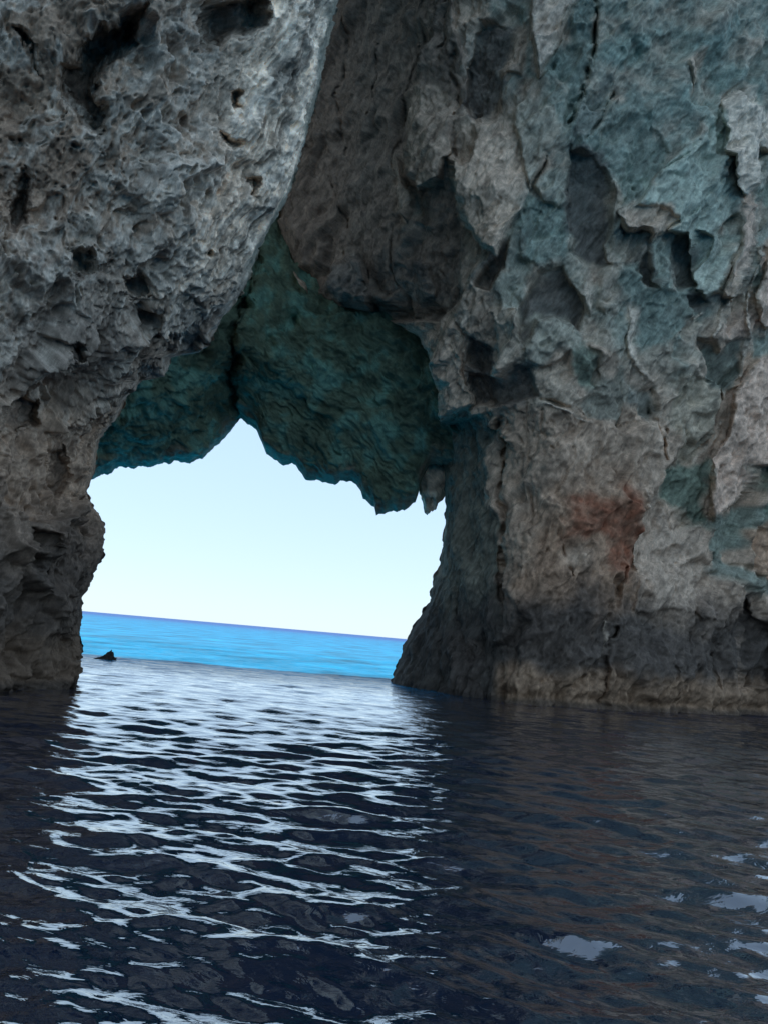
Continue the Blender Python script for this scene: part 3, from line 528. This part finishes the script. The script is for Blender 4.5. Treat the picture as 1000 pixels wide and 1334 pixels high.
def build_cliff():
    ev = np.array([p[1] for p in L_EDGE], float); eu = np.array([p[0] for p in L_EDGE], float)
    vt, vb, ul = -110.0, 935.0, -200.0
    nr = int((vb - vt) / STEP); nc = 425
    v1 = np.linspace(vt, vb, nr); s = np.linspace(0, 1, nc)
    e = np.interp(v1, ev, eu) + fbm(np.c_[v1 / 10.0, v1 * 0 + 7.3, v1 * 0], 4, 111) * 4.5
    s = np.r_[np.linspace(0, .33, 171)[:-1], np.linspace(.33, 1, nc - 170)]; kn = 72.0   # columns stay put left of the knot
    u = np.where(s[None] < .33, ul + s[None] / .33 * (kn - ul), kn + (s[None] - .33) / .67 * (e[:, None] - kn)); v = np.repeat(v1[:, None], nc, 1); fu = u.ravel(); fv = v.ravel()
    wq = np.c_[fu / 16.0, fv / 16.0, fu * 0 + 9.5]
    wu = fu + fbm(wq, 3, 121) * 7; wv = fv + fbm(wq, 3, 131) * 7
    Y = L_BASE(fu, fv); P0 = at(fu, fv, Y); z = P0[:, 2]
    de = linesd(fu, fv, L_EDGE)
    n_c = fbm(P0 * 0.35, 4, 141); n_c2 = fbm(P0 * 1.1, 4, 143)
    off = np.zeros(len(fu)); lab = np.zeros(len(fu), int); names = ['rock_face']
    streaky = sstep(150, 70, de + n_c * 40) * sstep(420, 330, fv)
    names += ['streaked_rock_face', 'pitted_rock_face', 'rock_column', 'tidal_base']
    lab[(de + n_c * 40 < 105) & (fv < 400)] = 1
    lab[(fv + n_c * 40 > 300) & (lab == 0)] = 2
    lab[fv + n_c * 30 > 560] = 3
    lab[fv > 835 + n_c2 * 8] = 4
    col = GREY * 0.80 + 0 * P0
    w = (sstep(240, 130, fu + n_c * 60) * sstep(330, 250, fv) * .6)[:, None]; col = col * (1 - w) + BROWN * 0.8 * w
    w = (sstep(300, 350, fv + n_c * 40) * sstep(560, 500, fv + n_c * 40) * .55)[:, None]; col = col * (1 - w) + SLATE * 1.5 * w
    w = (sstep(520, 580, fv + n_c * 40) * .6)[:, None]; col = col * (1 - w) + BROWN * 1.1 * w
    w = (np.clip(0.5 + n_c * 1.2, 0, 1) * 0.6)[:, None]; col = col * (1 - w) + TAN * 0.82 * w
    w = (streaky * 0.9)[:, None]; col = col * (1 - w) + (PALE * 1.2) * w
    w = (np.exp(-(((fu - 275) / 55) ** 2 + ((fv - 230) / 85) ** 2)) * 0.8)[:, None]; col = col * (1 - w) + TAN * 1.02 * w
    for poly, dep, kind in L_HOLLOWS:
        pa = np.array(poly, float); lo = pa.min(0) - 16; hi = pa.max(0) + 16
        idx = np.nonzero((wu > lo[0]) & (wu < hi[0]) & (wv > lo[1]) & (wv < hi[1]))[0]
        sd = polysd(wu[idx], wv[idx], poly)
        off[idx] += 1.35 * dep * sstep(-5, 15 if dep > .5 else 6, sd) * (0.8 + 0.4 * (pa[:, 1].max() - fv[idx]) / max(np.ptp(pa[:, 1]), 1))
        w = (sstep(-4, 12, sd) * 0.5)[:, None]; col[idx] = col[idx] * (1 - w) + DARK * 2.2 * w  # shade of the hollow painted into the rock colour
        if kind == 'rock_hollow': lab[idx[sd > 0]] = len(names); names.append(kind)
    knob = np.exp(-(((fu - 62) / 22) ** 2 + ((fv - 52) / 30) ** 2)); off -= 0.35 * knob
    rr = np.clip(1 - de / np.interp(fv, [380, 480], [16, 30]), 0, 1); rr = rr * np.where(fv > 860, 0.5, 1)
    off += np.interp(fv, [380, 480], [.7, 1.1]) * rr ** 2
    # horizontal bulges: the overhanging shoulder and the waist under it
    P = at(fu, fv, Y + off).reshape(nr, nc, 3); Nn = grid_normals(at(fu, fv, Y).reshape(nr, nc, 3)).reshape(-1, 3); Pf = P.reshape(-1, 3)
    warp = np.stack([fbm(Pf * 1.3, 3, 151), fbm(Pf * 1.3, 3, 152), fbm(Pf * 1.3, 3, 153)], 1)
    tiltv = Pf + np.c_[-0.38 * Pf[:, 2], 0 * z, 0 * z]                         # streaks lean with the cliff's edge
    q = tiltv + warp * 0.3
    wd, _, wi = worley(q * np.array([3.4, 3.4, 2.2]), 161)
    pits = sstep(.42, .12, wd) * (_f(wi >> np.uint32(5)) > .45)
    wd, _, wi = worley(q * np.array([8.5, 8.5, 5.2]) + 5, 162)
    pits2 = sstep(.5, .1, wd) * (_f(wi >> np.uint32(5)) > .35)
    big = (P0 + warp * .3) @ np.array([[.8, 0, .6], [0, 1, 0], [-.6, 0, .8]])
    h = fbm(Pf * 0.5, 4, 163) * 0.4 + chips(big * np.array([.7, .7, .36]), 164, 0.9, .5) * 0.7 * (1 - .6 * streaky)
    h += chips(big * np.array([1.9, 1.9, .95]), 160, 0.9, .5) * 0.3 * (1 - .5 * streaky)
    rough = (1 - 0.55 * streaky) * (1 - 0.5 * sstep(600, 760, fv))
    h += (ridged(q * np.array([3.0, 3.0, 1.0]), 4, 165, 0.6) - 1.0) * 0.04 * rough
    h -= (pits * 0.30 * np.clip(.6 + n_c2, 0, 1.2) + pits2 * 0.10) * rough
    h += (ridged(tiltv * np.array([7.0, 7.0, 1.1]) + warp * 0.5, 4, 167, 0.6) - 1.0) * 0.04
    h += fbm(Pf * np.array([9, 9, 6.0]), 3, 168) * 0.045
    h += fbm(Pf * np.array([1.6, 1.6, .35]), 3, 169) * 0.28 * sstep(560, 680, fv)
    h += (ridged(tiltv * np.array([5.5, 5.5, .4]) + warp * .3, 4, 176, .62) - 1.05) * 0.085 * streaky
    h *= 0.3 + 0.7 * sstep(1, 14, de)
    Pf = Pf + Nn * h[:, None]
    # mineral colour: white drips, brown patches, black lichen by the water
    drip = ridged(tiltv * np.array([1.1, 1.1, 0.16]) + warp * 0.4, 4, 171, .6) - 1.05
    w = (sstep(0.15, 0.7, drip + n_c * 0.5) * 0.7 * sstep(640, 420, fv))[:, None]; col = col * (1 - w) + np.array([.60, .53, .44]) * w
    n3 = fbm(Pf * 2.6, 4, 172); n4 = ridged(tiltv * np.array([6.5, 6.5, 1.2]) + warp * .8, 4, 173, .65) - 1.1
    col = col * np.clip(0.95 + 0.42 * n3 + 0.26 * n4, 0.3, 1.8)[:, None]
    st = ridged(tiltv * np.array([8.0, 8.0, 0.45]) + warp * .35, 4, 174, .65) - 1.1; st2 = fbm(tiltv * np.array([2.2, 2.2, .22]) + warp * .3, 4, 175)
    col = col * np.clip(1 + (streaky * .9 + .15) * (.5 * st + .75 * st2), .35, 1.6)[:, None]
    w = (sstep(11, 3, de + n_c2 * 6) * sstep(400, 330, fv) * .8)[:, None]; col = col * (1 - w) + (TEAL * .6) * w  # dark teal rim: shade of the turned-away edge, painted in
    w = (sstep(5.6, 2.8, z + n_c2 * .8 + n_c * .8) * 0.85)[:, None]; col = col * (1 - w) + DARK * 1.25 * w
    w = (sstep(1.7, 0.9, z + n_c2 * 0.5) * 0.6)[:, None]; col = col * (1 - w) + TIDE * .6 * w
    w = (sstep(0.3, 0.1, z + n_c2 * 0.1) * 0.7)[:, None]; col = col * (1 - w) + DARK * .6 * w
    P = Pf.reshape(nr, nc, 3); col = col.reshape(nr, nc, 3); lab = lab.reshape(nr, nc)
    Ye = (Y + off).reshape(nr, nc)[:, -1]
    bk = [at(u[:, -1] - 4, v[:, -1], Ye + 1.6), at(u[:, -1] - 30, v[:, -1], Ye + 4), at(u[:, -1] - 90, v[:, -1], Ye + 9)]
    lf = [P[:, 0] + np.array([-28., -14., 0]), P[:, 0] + np.array([-6., -2.5, 0])]
    P = np.concatenate([c[:, None] for c in lf] + [P] + [c[:, None] for c in bk], 1)
    col = np.concatenate([col[:, :1]] * 2 + [col] + [col[:, -1:]] * 3, 1); lab = np.concatenate([lab[:, :1]] * 2 + [lab] + [lab[:, -1:]] * 3, 1)
    top = P[0]; t1 = top.copy(); t1[:, 2] = 27; t2 = t1.copy(); t2[:, 2] = 46; t2[:, 1] -= 1.0; t3 = t2.copy(); t3[:, 1] += 34  # unseen top, raised to block the sun and overhead sky
    P = np.concatenate([t3[None], t2[None], t1[None], P], 0)
    col = np.concatenate([col[:1]] * 3 + [col], 0); lab = np.concatenate([lab[:1]] * 3 + [lab], 0)
    F = grid_faces(*P.shape[:2])
    root = empty('sea_cliff', tuple(on_water(50, 898)), 'pitted grey overhanging cliff with pale drip streaks, its foot beside the tiny sea rock', 'cliff')
    split_parts(P.reshape(-1, 3), F, lab[:-1, :-1], names, MAT_CLIFF, root, col.reshape(-1, 3),
                {1: 'pale streaked rock along the leaning edge', 2: 'dark pitted band of rock', 4: 'dark wet foot of the cliff'})
build_cliff()

# ================================================================== the arch roof
A_LIP = [(40, 660), (100, 636), (118, 628), (130, 622), (150, 612), (180, 606), (205, 603), (212, 600), (240, 600), (250, 600), (262, 593), (280, 582),
         (295, 566), (305, 556), (313, 547), (322, 553), (335, 560), (341, 575), (347, 590), (358, 600), (366, 604), (385, 609), (398, 622), (415, 626),
         (432, 633), (437, 632), (443, 624), (455, 626), (465, 634), (470, 640), (472, 650), (480, 655), (487, 657), (490, 668), (496, 670), (515, 667),
         (530, 661), (541, 654), (545, 641), (550, 622), (560, 606), (640, 600)]
A_BASE = TPS([(40, 660, 35), (130, 622, 36), (240, 600, 37), (313, 547, 38.5), (400, 622, 38.5), (495, 670, 38), (560, 640, 37.3), (640, 640, 36.5),
              (40, 450, 29), (200, 450, 32), (300, 420, 34.5), (345, 320, 37.6), (420, 400, 36.8), (500, 520, 36.8), (560, 450, 35.6), (560, 560, 36), (640, 500, 34.5),
              (640, 400, 33.5), (300, 270, 37), (450, 270, 37.2), (620, 270, 34), (400, 500, 37), (220, 530, 34.2)])
def build_arch():
    lu = np.array([p[0] for p in A_LIP], float); lv = np.array([p[1] for p in A_LIP], float)
    ul, ur, vt = 40.0, 640.0, 275.0
    nc = int((ur - ul) / STEP); nr = 250
    u1 = np.linspace(ul, ur, nc); t = np.linspace(0, 1, nr)
    lip = np.interp(u1, lu, lv) + fbm(np.c_[u1 / 15.0, u1 * 0 + 1.3, u1 * 0], 4, 211, .5) * 5.0
    v = vt + t[:, None] * (lip[None] - vt); u = np.repeat(u1[None], nr, 0); fu = u.ravel(); fv = v.ravel()
    Y = A_BASE(fu, fv); P0 = at(fu, fv, Y)
    n_c = fbm(P0 * 0.3, 4, 241); n_c2 = fbm(P0 * 0.9, 4, 243)
    wq = np.c_[fu / 18.0, fv / 18.0, fu * 0 + 4.5]; wu = fu + fbm(wq, 3, 221) * 7; wv = fv + fbm(wq, 3, 231) * 7
    off = np.zeros(len(fu))
    seam = linesd(wu, wv, [(338, 330), (322, 380), (306, 420), (303, 470), (307, 520), (310, 545)])
    off += 0.9 * np.exp(-(seam / 5.0) ** 2)
    left = sstep(6, -6, wu - np.interp(wv, [330, 380, 420, 470, 520, 560], [338, 322, 306, 303, 307, 311]))
    off += left * 0.7
    de = lip[None].repeat(nr, 0).ravel() - fv; rr = np.clip(1 - de / 20.0, 0, 1); off += 1.0 * rr ** 2
    for cu, cv, ra, d in [(383, 415, 9, .8), (318, 402, 13, 1.0), (300, 400, 14, .7), (170, 520, 14, .5), (340, 540, 10, -.4), (250, 530, 22, -.4), (430, 610, 14, -.5), (480, 630, 16, -.4)]:
        off += d * np.exp(-(((wu - cu) / ra) ** 2 + ((wv - cv) / ra) ** 2))
    P = at(fu, fv, Y + off).reshape(nr, nc, 3); Nn = grid_normals(at(fu, fv, Y).reshape(nr, nc, 3)).reshape(-1, 3); Pf = P.reshape(-1, 3)
    # folded beds run down to the right across the roof
    a = at(np.array([360.0]), np.array([400.0]), A_BASE(np.array([360.]), np.array([400.])))[0]
    b = at(np.array([520.0]), np.array([560.0]), A_BASE(np.array([520.]), np.array([560.])))[0]
    d = (b - a) / np.linalg.norm(b - a)
    warp = np.stack([fbm(Pf * .5, 3, 251), fbm(Pf * .5, 3, 252), fbm(Pf * .5, 3, 253)], 1)
    q = Pf + warp * .9; al = (q @ d)[:, None] * d; qa = q - al * 0.92
    h = fbm(Pf * .35, 4, 261) * 0.5 + (ridged(qa * 1.0, 4, 262, .55) - 1) * 0.09 + (ridged(qa * 3.1, 4, 263, .6) - 1) * 0.11
    h += chips(qa * .55, 264, .9, .5) * .45 + chips(qa * 1.6, 265, .9, .5) * .2 + fbm(Pf * 4.5, 3, 266) * .07
    h *= .3 + .7 * sstep(2, 20, de)
    Pf = Pf + Nn * h[:, None]
    col = (GREEN * .62 + TEAL * .12) * np.clip(1 + .6 * n_c2 + .5 * n_c, .4, 1.9)[:, None] * np.array([1.0, 1.0, .9])  # green rock with roof shade and sea-bounced teal put into the colour
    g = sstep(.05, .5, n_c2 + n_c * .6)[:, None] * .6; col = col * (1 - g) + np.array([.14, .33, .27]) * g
    w = (sstep(26, 4, de + n_c2 * 16) * .6)[:, None]; col = col * (1 - w) + GREY * .55 * w  # paler rim: bounced light along the lip, painted in
    lab = (left < .5).astype(int); names = ['roof_lobe', 'roof_lobe']
    lab[(lab == 1) & (fv + n_c2 * 12 < np.interp(fu, [300, 420, 560, 640], [420, 440, 600, 640]) - 60)] = 2; names.append('folded_rock_bed')
    P = Pf.reshape(nr, nc, 3); col = col.reshape(nr, nc, 3); lab = lab.reshape(nr, nc)
    Yl = (Y + off).reshape(nr, nc)[-1]
    k1 = at(u1, lip - 3, Yl + .9); k2 = k1.copy(); k2[:, 2] += 2.5; k2[:, 1] += .8
    k3 = k2.copy(); k3[:, 2] = 24; k3[:, 1] = 41.5; k4 = k3.copy(); k4[:, 2] = 46; k4[:, 1] = 42.5; k5 = k4.copy(); k5[:, 1] = 26; k5[:, 2] = 45  # unseen outer cliff and roof, added to block the sun
    ex = [k1, k2, k3, k4, k5]
    P = np.concatenate([P] + [k[None] for k in ex], 0); col = np.concatenate([col] + [col[-1:]] * 5, 0); lab = np.concatenate([lab] + [lab[-1:]] * 5, 0)
    lf = P[:, :1] + np.array([-45., -2, 0]); lf[:nr, 0, 2] = np.linspace(lf[0, 0, 2], -1.5, nr); lf[nr:nr + 2, 0, 2] = -1.5; P = np.concatenate([lf, P], 1); col = np.concatenate([col[:, :1], col], 1); lab = np.concatenate([lab[:, :1], lab], 1)  # unseen left skirt, added to keep sun out of the cave
    F = grid_faces(*P.shape[:2])
    root = empty('sea_arch', tuple(at(np.array([313.]), np.array([548.]), np.array([38.5]))[0]), 'shade-tinted green underside of the natural rock arch with folded beds and a ragged lower lip', 'rock arch')
    split_parts(P.reshape(-1, 3), F, lab[:-1, :-1], names, MAT_ARCH, root, col.reshape(-1, 3))
    # knob of rock hanging behind the lip, outside light put into its pale colour
    c = at(np.array([563.]), np.array([628.]), np.array([39.2]))[0]
    n1, n2 = 48, 64
    th = np.linspace(0, math.pi, n1)[:, None]; ph = np.linspace(0, 2 * math.pi, n2)[None]
    D = np.stack([np.sin(th) * np.cos(ph), np.sin(th) * np.sin(ph), np.cos(th) + 0 * ph], -1).reshape(-1, 3)
    V = D * np.array([.72, .8, 1.45]); V[:, 0] *= 1 - .18 * V[:, 2] * -1
    V = V * (1 + .30 * fbm(D * 1.6 + 3, 4, 271) + .16 * blocks(D * 2.2 + 7, 272, .6, .5))[:, None] + c
    cc = (PALE * .95) * np.clip(1 + .8 * fbm(V * 2.5, 3, 273), .4, 1.5)[:, None]
    mesh_obj('hanging_knob', V, grid_faces(n1, n2).reshape(-1, 4), MAT_ARCH, root, cc)['label'] = 'knob of rock hanging beside the pillar, painted pale for the outside light'
build_arch()

# ================================================================== small rock in the sea
def build_sea_rock():
    c = on_water(141, 860); n1, n2 = 40, 56
    th = np.linspace(0, math.pi, n1)[:, None]; ph = np.linspace(0, 2 * math.pi, n2)[None]
    D = np.stack([np.sin(th) * np.cos(ph), np.sin(th) * np.sin(ph), np.cos(th) + 0 * ph], -1).reshape(-1, 3)
    zz = np.clip(D[:, 2], -.35, 1)
    wdt = np.where(D[:, 2] > 0, 1 - .78 * D[:, 2], 1)
    V = np.stack([D[:, 0] * .34 * wdt + .10 * zz, D[:, 1] * .30 * wdt, zz * .40], 1)
    V = V * (1 + .38 * fbm(D * 1.8 + 1, 4, 301) + .45 * chips(D * 1.7, 302, .9, .5))[:, None]
    V[:, 0] -= np.where(V[:, 0] < 0, .25 * np.clip(.16 - V[:, 2], 0, .16) / .16, 0)
    V += c + np.array([0, 0, .02])
    cc = DARK * 0.9 + 0 * V
    o = mesh_obj('sea_rock', V, grid_faces(n1, n2).reshape(-1, 4), MAT_CLIFF, None, cc)
    o['label'] = 'tiny dark pointed rock standing out of the bright blue sea'; o['category'] = 'rock'
build_sea_rock()

# ================================================================== the sea
def build_sea():
    rng = np.random.default_rng(5)
    # rings about the boat: fine underfoot, coarse to the horizon; fine towards the arch, coarse behind
    r = [0.6]
    while r[-1] < 70: r.append(r[-1] * 1.0052 + 0.0)
    while r[-1] < 32000: r.append(r[-1] * 1.09)
    r = np.array(r)
    az = np.r_[np.linspace(-180, -40, 40)[:-1], np.linspace(-40, 40, 620), np.linspace(40, 180, 40)[1:]]
    az = np.radians(az)
    R, A = np.meshgrid(r, az, indexing='ij')
    x = R * np.sin(A); y = R * np.cos(A)
    dr = np.gradient(r)[:, None] + 0 * A
    z = np.zeros_like(x)
    # wind chop running mostly along the line of sight, so that the crests lie across it
    waves = []
    for k in range(150):
        lam = float(np.clip(0.52 * math.exp(rng.normal(0, 0.75)), 0.14, 5.0))
        th = rng.normal(0.08, 0.42)
        slope = 0.021 * (lam / 0.6) ** (-0.22 if lam > 0.6 else 0.25)
        waves.append((lam, th, slope, rng.random() * 6.283))
    for k in range(70):
        lam = 0.07 * (0.32 / 0.07) ** rng.random(); waves.append((lam, rng.normal(0.05, 0.7), 0.011, rng.random() * 6.283))
    wx = x + 0.25 * np.sin(x * .31 + y * .23) + .4 * np.sin(y * .11 - x * .07); wy = y + 0.3 * np.sin(x * .27 - y * .19) + .5 * np.sin(x * .09 + .6)
    for lam, th, sl, ph in waves:
        k = 2 * math.pi / lam
        keep = np.clip((lam / (2.2 * dr) - 1), 0, 1) * np.clip((lam / (2.2 * R * 0.0023 + 1e-6) - 1), 0, 1)
        keep = keep * np.where(np.abs(A) > math.radians(41), 0, 1)
        if not keep.any(): continue
        p = k * (wx * math.sin(th) + wy * math.cos(th)) + ph
        z += keep * (sl / k) * (np.sin(p) + 0.18 * np.cos(2 * p))
    env = 1 + 0.35 * np.sin(x * .21 + 1.3) * np.sin(y * .17 + x * .05)
    z *= env
    V = np.stack([x, y, z], -1).reshape(-1, 3)
    F = grid_faces(len(r), len(az)).reshape(-1, 4)[:, ::-1]
    mt, nt, N, L, b = nodes('sea_water')
    geo = N.new('ShaderNodeNewGeometry'); sep = N.new('ShaderNodeSeparateXYZ'); L.new(geo.outputs['Position'], sep.inputs[0])
    # cave shade painted navy into the water, sunlit turquoise painted beyond the arch
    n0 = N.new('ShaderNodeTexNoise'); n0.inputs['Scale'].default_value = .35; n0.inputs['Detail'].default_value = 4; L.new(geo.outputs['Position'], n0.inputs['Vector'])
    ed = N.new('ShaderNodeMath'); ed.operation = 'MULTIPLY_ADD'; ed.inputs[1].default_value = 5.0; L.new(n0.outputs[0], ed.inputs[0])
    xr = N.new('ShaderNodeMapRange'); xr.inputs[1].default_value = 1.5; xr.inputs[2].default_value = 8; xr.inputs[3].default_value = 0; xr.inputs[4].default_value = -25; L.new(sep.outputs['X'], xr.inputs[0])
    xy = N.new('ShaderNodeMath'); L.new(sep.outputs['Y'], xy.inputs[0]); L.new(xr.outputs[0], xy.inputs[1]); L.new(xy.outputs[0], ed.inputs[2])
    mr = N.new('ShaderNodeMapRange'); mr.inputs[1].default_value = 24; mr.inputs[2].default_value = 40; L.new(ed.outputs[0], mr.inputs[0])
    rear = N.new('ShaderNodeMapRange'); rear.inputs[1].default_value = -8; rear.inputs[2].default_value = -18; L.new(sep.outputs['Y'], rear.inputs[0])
    lit_sea = N.new('ShaderNodeMath'); lit_sea.operation = 'MAXIMUM'; rear.inputs[4].default_value = .35; L.new(mr.outputs[0], lit_sea.inputs[0]); L.new(rear.outputs[0], lit_sea.inputs[1])
    swm = N.new('ShaderNodeMapping'); swm.inputs['Scale'].default_value = (.2, .14, 1); L.new(geo.outputs['Position'], swm.inputs[0])
    sw = N.new('ShaderNodeTexNoise'); sw.inputs['Scale'].default_value = 1; sw.inputs['Detail'].default_value = 6; sw.inputs['Roughness'].default_value = .62; L.new(swm.outputs[0], sw.inputs['Vector'])
    swr = N.new('ShaderNodeMapRange'); swr.inputs[1].default_value = .3; swr.inputs[2].default_value = .7; swr.inputs[3].default_value = .5; swr.inputs[4].default_value = 1.5; L.new(sw.outputs[0], swr.inputs[0])
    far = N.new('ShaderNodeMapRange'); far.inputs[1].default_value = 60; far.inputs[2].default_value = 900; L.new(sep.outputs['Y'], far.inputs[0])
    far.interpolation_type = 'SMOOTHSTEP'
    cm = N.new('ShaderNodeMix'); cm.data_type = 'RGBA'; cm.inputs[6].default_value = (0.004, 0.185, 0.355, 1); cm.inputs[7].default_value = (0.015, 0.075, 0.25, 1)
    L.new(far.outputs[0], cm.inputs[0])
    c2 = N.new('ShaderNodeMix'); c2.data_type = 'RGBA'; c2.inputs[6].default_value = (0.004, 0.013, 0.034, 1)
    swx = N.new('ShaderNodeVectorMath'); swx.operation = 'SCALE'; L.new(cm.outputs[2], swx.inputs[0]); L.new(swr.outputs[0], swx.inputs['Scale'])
    L.new(lit_sea.outputs[0], c2.inputs[0]); L.new(swx.outputs[0], c2.inputs[7]); L.new(c2.outputs[2], b.inputs['Base Color'])
    ro = N.new('ShaderNodeMapRange'); ro.inputs[1].default_value = 20; ro.inputs[2].default_value = 70; ro.inputs[3].default_value = .015; ro.inputs[4].default_value = .16
    L.new(sep.outputs['Y'], ro.inputs[0]); L.new(ro.outputs[0], b.inputs['Roughness'])
    b.inputs['IOR'].default_value = 2.0; b.inputs['Coat Weight'].default_value = 1.0; b.inputs['Coat IOR'].default_value = 1.65; b.inputs['Coat Roughness'].default_value = 0.02
    mp = N.new('ShaderNodeMapping'); mp.inputs['Scale'].default_value = (.5, .8, 1); L.new(geo.outputs['Position'], mp.inputs[0])
    n1 = N.new('ShaderNodeTexNoise'); n1.inputs['Scale'].default_value = 1.1; n1.inputs['Detail'].default_value = 6; n1.inputs['Roughness'].default_value = .6; L.new(mp.outputs[0], n1.inputs['Vector'])
    bs = N.new('ShaderNodeMapRange'); bs.inputs[1].default_value = 12; bs.inputs[2].default_value = 60; bs.inputs[3].default_value = .03; bs.inputs[4].default_value = .75
    L.new(sep.outputs['Y'], bs.inputs[0])
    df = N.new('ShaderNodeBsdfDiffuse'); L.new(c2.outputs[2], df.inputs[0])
    mx = N.new('ShaderNodeMixShader'); mf = N.new('ShaderNodeMapRange'); mf.inputs[1].default_value = 28; mf.inputs[2].default_value = 40; mf.inputs[4].default_value = .82
    L.new(sep.outputs['Y'], mf.inputs[0]); L.new(mf.outputs[0], mx.inputs[0]); L.new(b.outputs[0], mx.inputs[1]); L.new(df.outputs[0], mx.inputs[2])
    L.new(mx.outputs[0], N['Material Output'].inputs['Surface'])
    bp = N.new('ShaderNodeBump'); bp.inputs['Distance'].default_value = .5; L.new(bs.outputs[0], bp.inputs['Strength']); n9 = N.new('ShaderNodeTexNoise'); n9.inputs['Scale'].default_value = 7; n9.inputs['Detail'].default_value = 4; n9.inputs['Roughness'].default_value = .55; n9.inputs['Distortion'].default_value = .6; L.new(mp.outputs[0], n9.inputs['Vector'])
    fb = N.new('ShaderNodeBump'); fb.inputs['Distance'].default_value = .05; fb.inputs['Strength'].default_value = .22; L.new(n9.outputs[0], fb.inputs['Height']); L.new(fb.outputs[0], bp.inputs['Normal'])
    L.new(n1.outputs[0], bp.inputs['Height']); L.new(bp.outputs[0], b.inputs['Normal']); L.new(bp.outputs[0], b.inputs['Coat Normal']); L.new(bp.outputs[0], df.inputs['Normal'])
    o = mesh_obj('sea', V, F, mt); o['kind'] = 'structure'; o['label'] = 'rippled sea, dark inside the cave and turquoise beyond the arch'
build_sea()

# ================================================================== foam where the swell laps the wall
def build_foam():
    rng = np.random.default_rng(9); V = []; F = []
    mt, nt, N, L, b = nodes('sea_foam'); b.inputs['Base Color'].default_value = (.75, .78, .8, 1); b.inputs['Roughness'].default_value = .7
    spots = [(rng.uniform(872, 1000), rng.uniform(0, 5)) for _ in range(46)] + [(rng.uniform(775, 870), rng.uniform(0, 2)) for _ in range(10)]
    for u0, dv in spots:
        if dv < -500: c = on_water(u0, 862 + rng.uniform(-1, 3) + (u0 - 150) * .09)
        else: c = on_water(u0, np.interp(u0, [770, 830, 900, 1000], [915, 914, 917, 923]) + dv)
        n = 9; a0 = rng.uniform(0, 6.28); w = rng.uniform(.06, .34); d = w * rng.uniform(.35, .8); hh = .05 + .03 * rng.random()
        base = len(V); V.append((c[0], c[1], hh + .035))
        for k in range(n):
            a = a0 + k * 6.283 / n; r = rng.uniform(.55, 1.2); V.append((c[0] + w * r * math.cos(a), c[1] + d * r * math.sin(a), hh - .05))
        for k in range(n): F.append((base, base + 1 + k, base + 1 + (k + 1) % n))
    o = mesh_obj('foam', np.array(V), np.array(F), mt); o['kind'] = 'stuff'; o['label'] = 'thin white foam lapping along the foot of the cave wall'; o['category'] = 'foam'
build_foam()
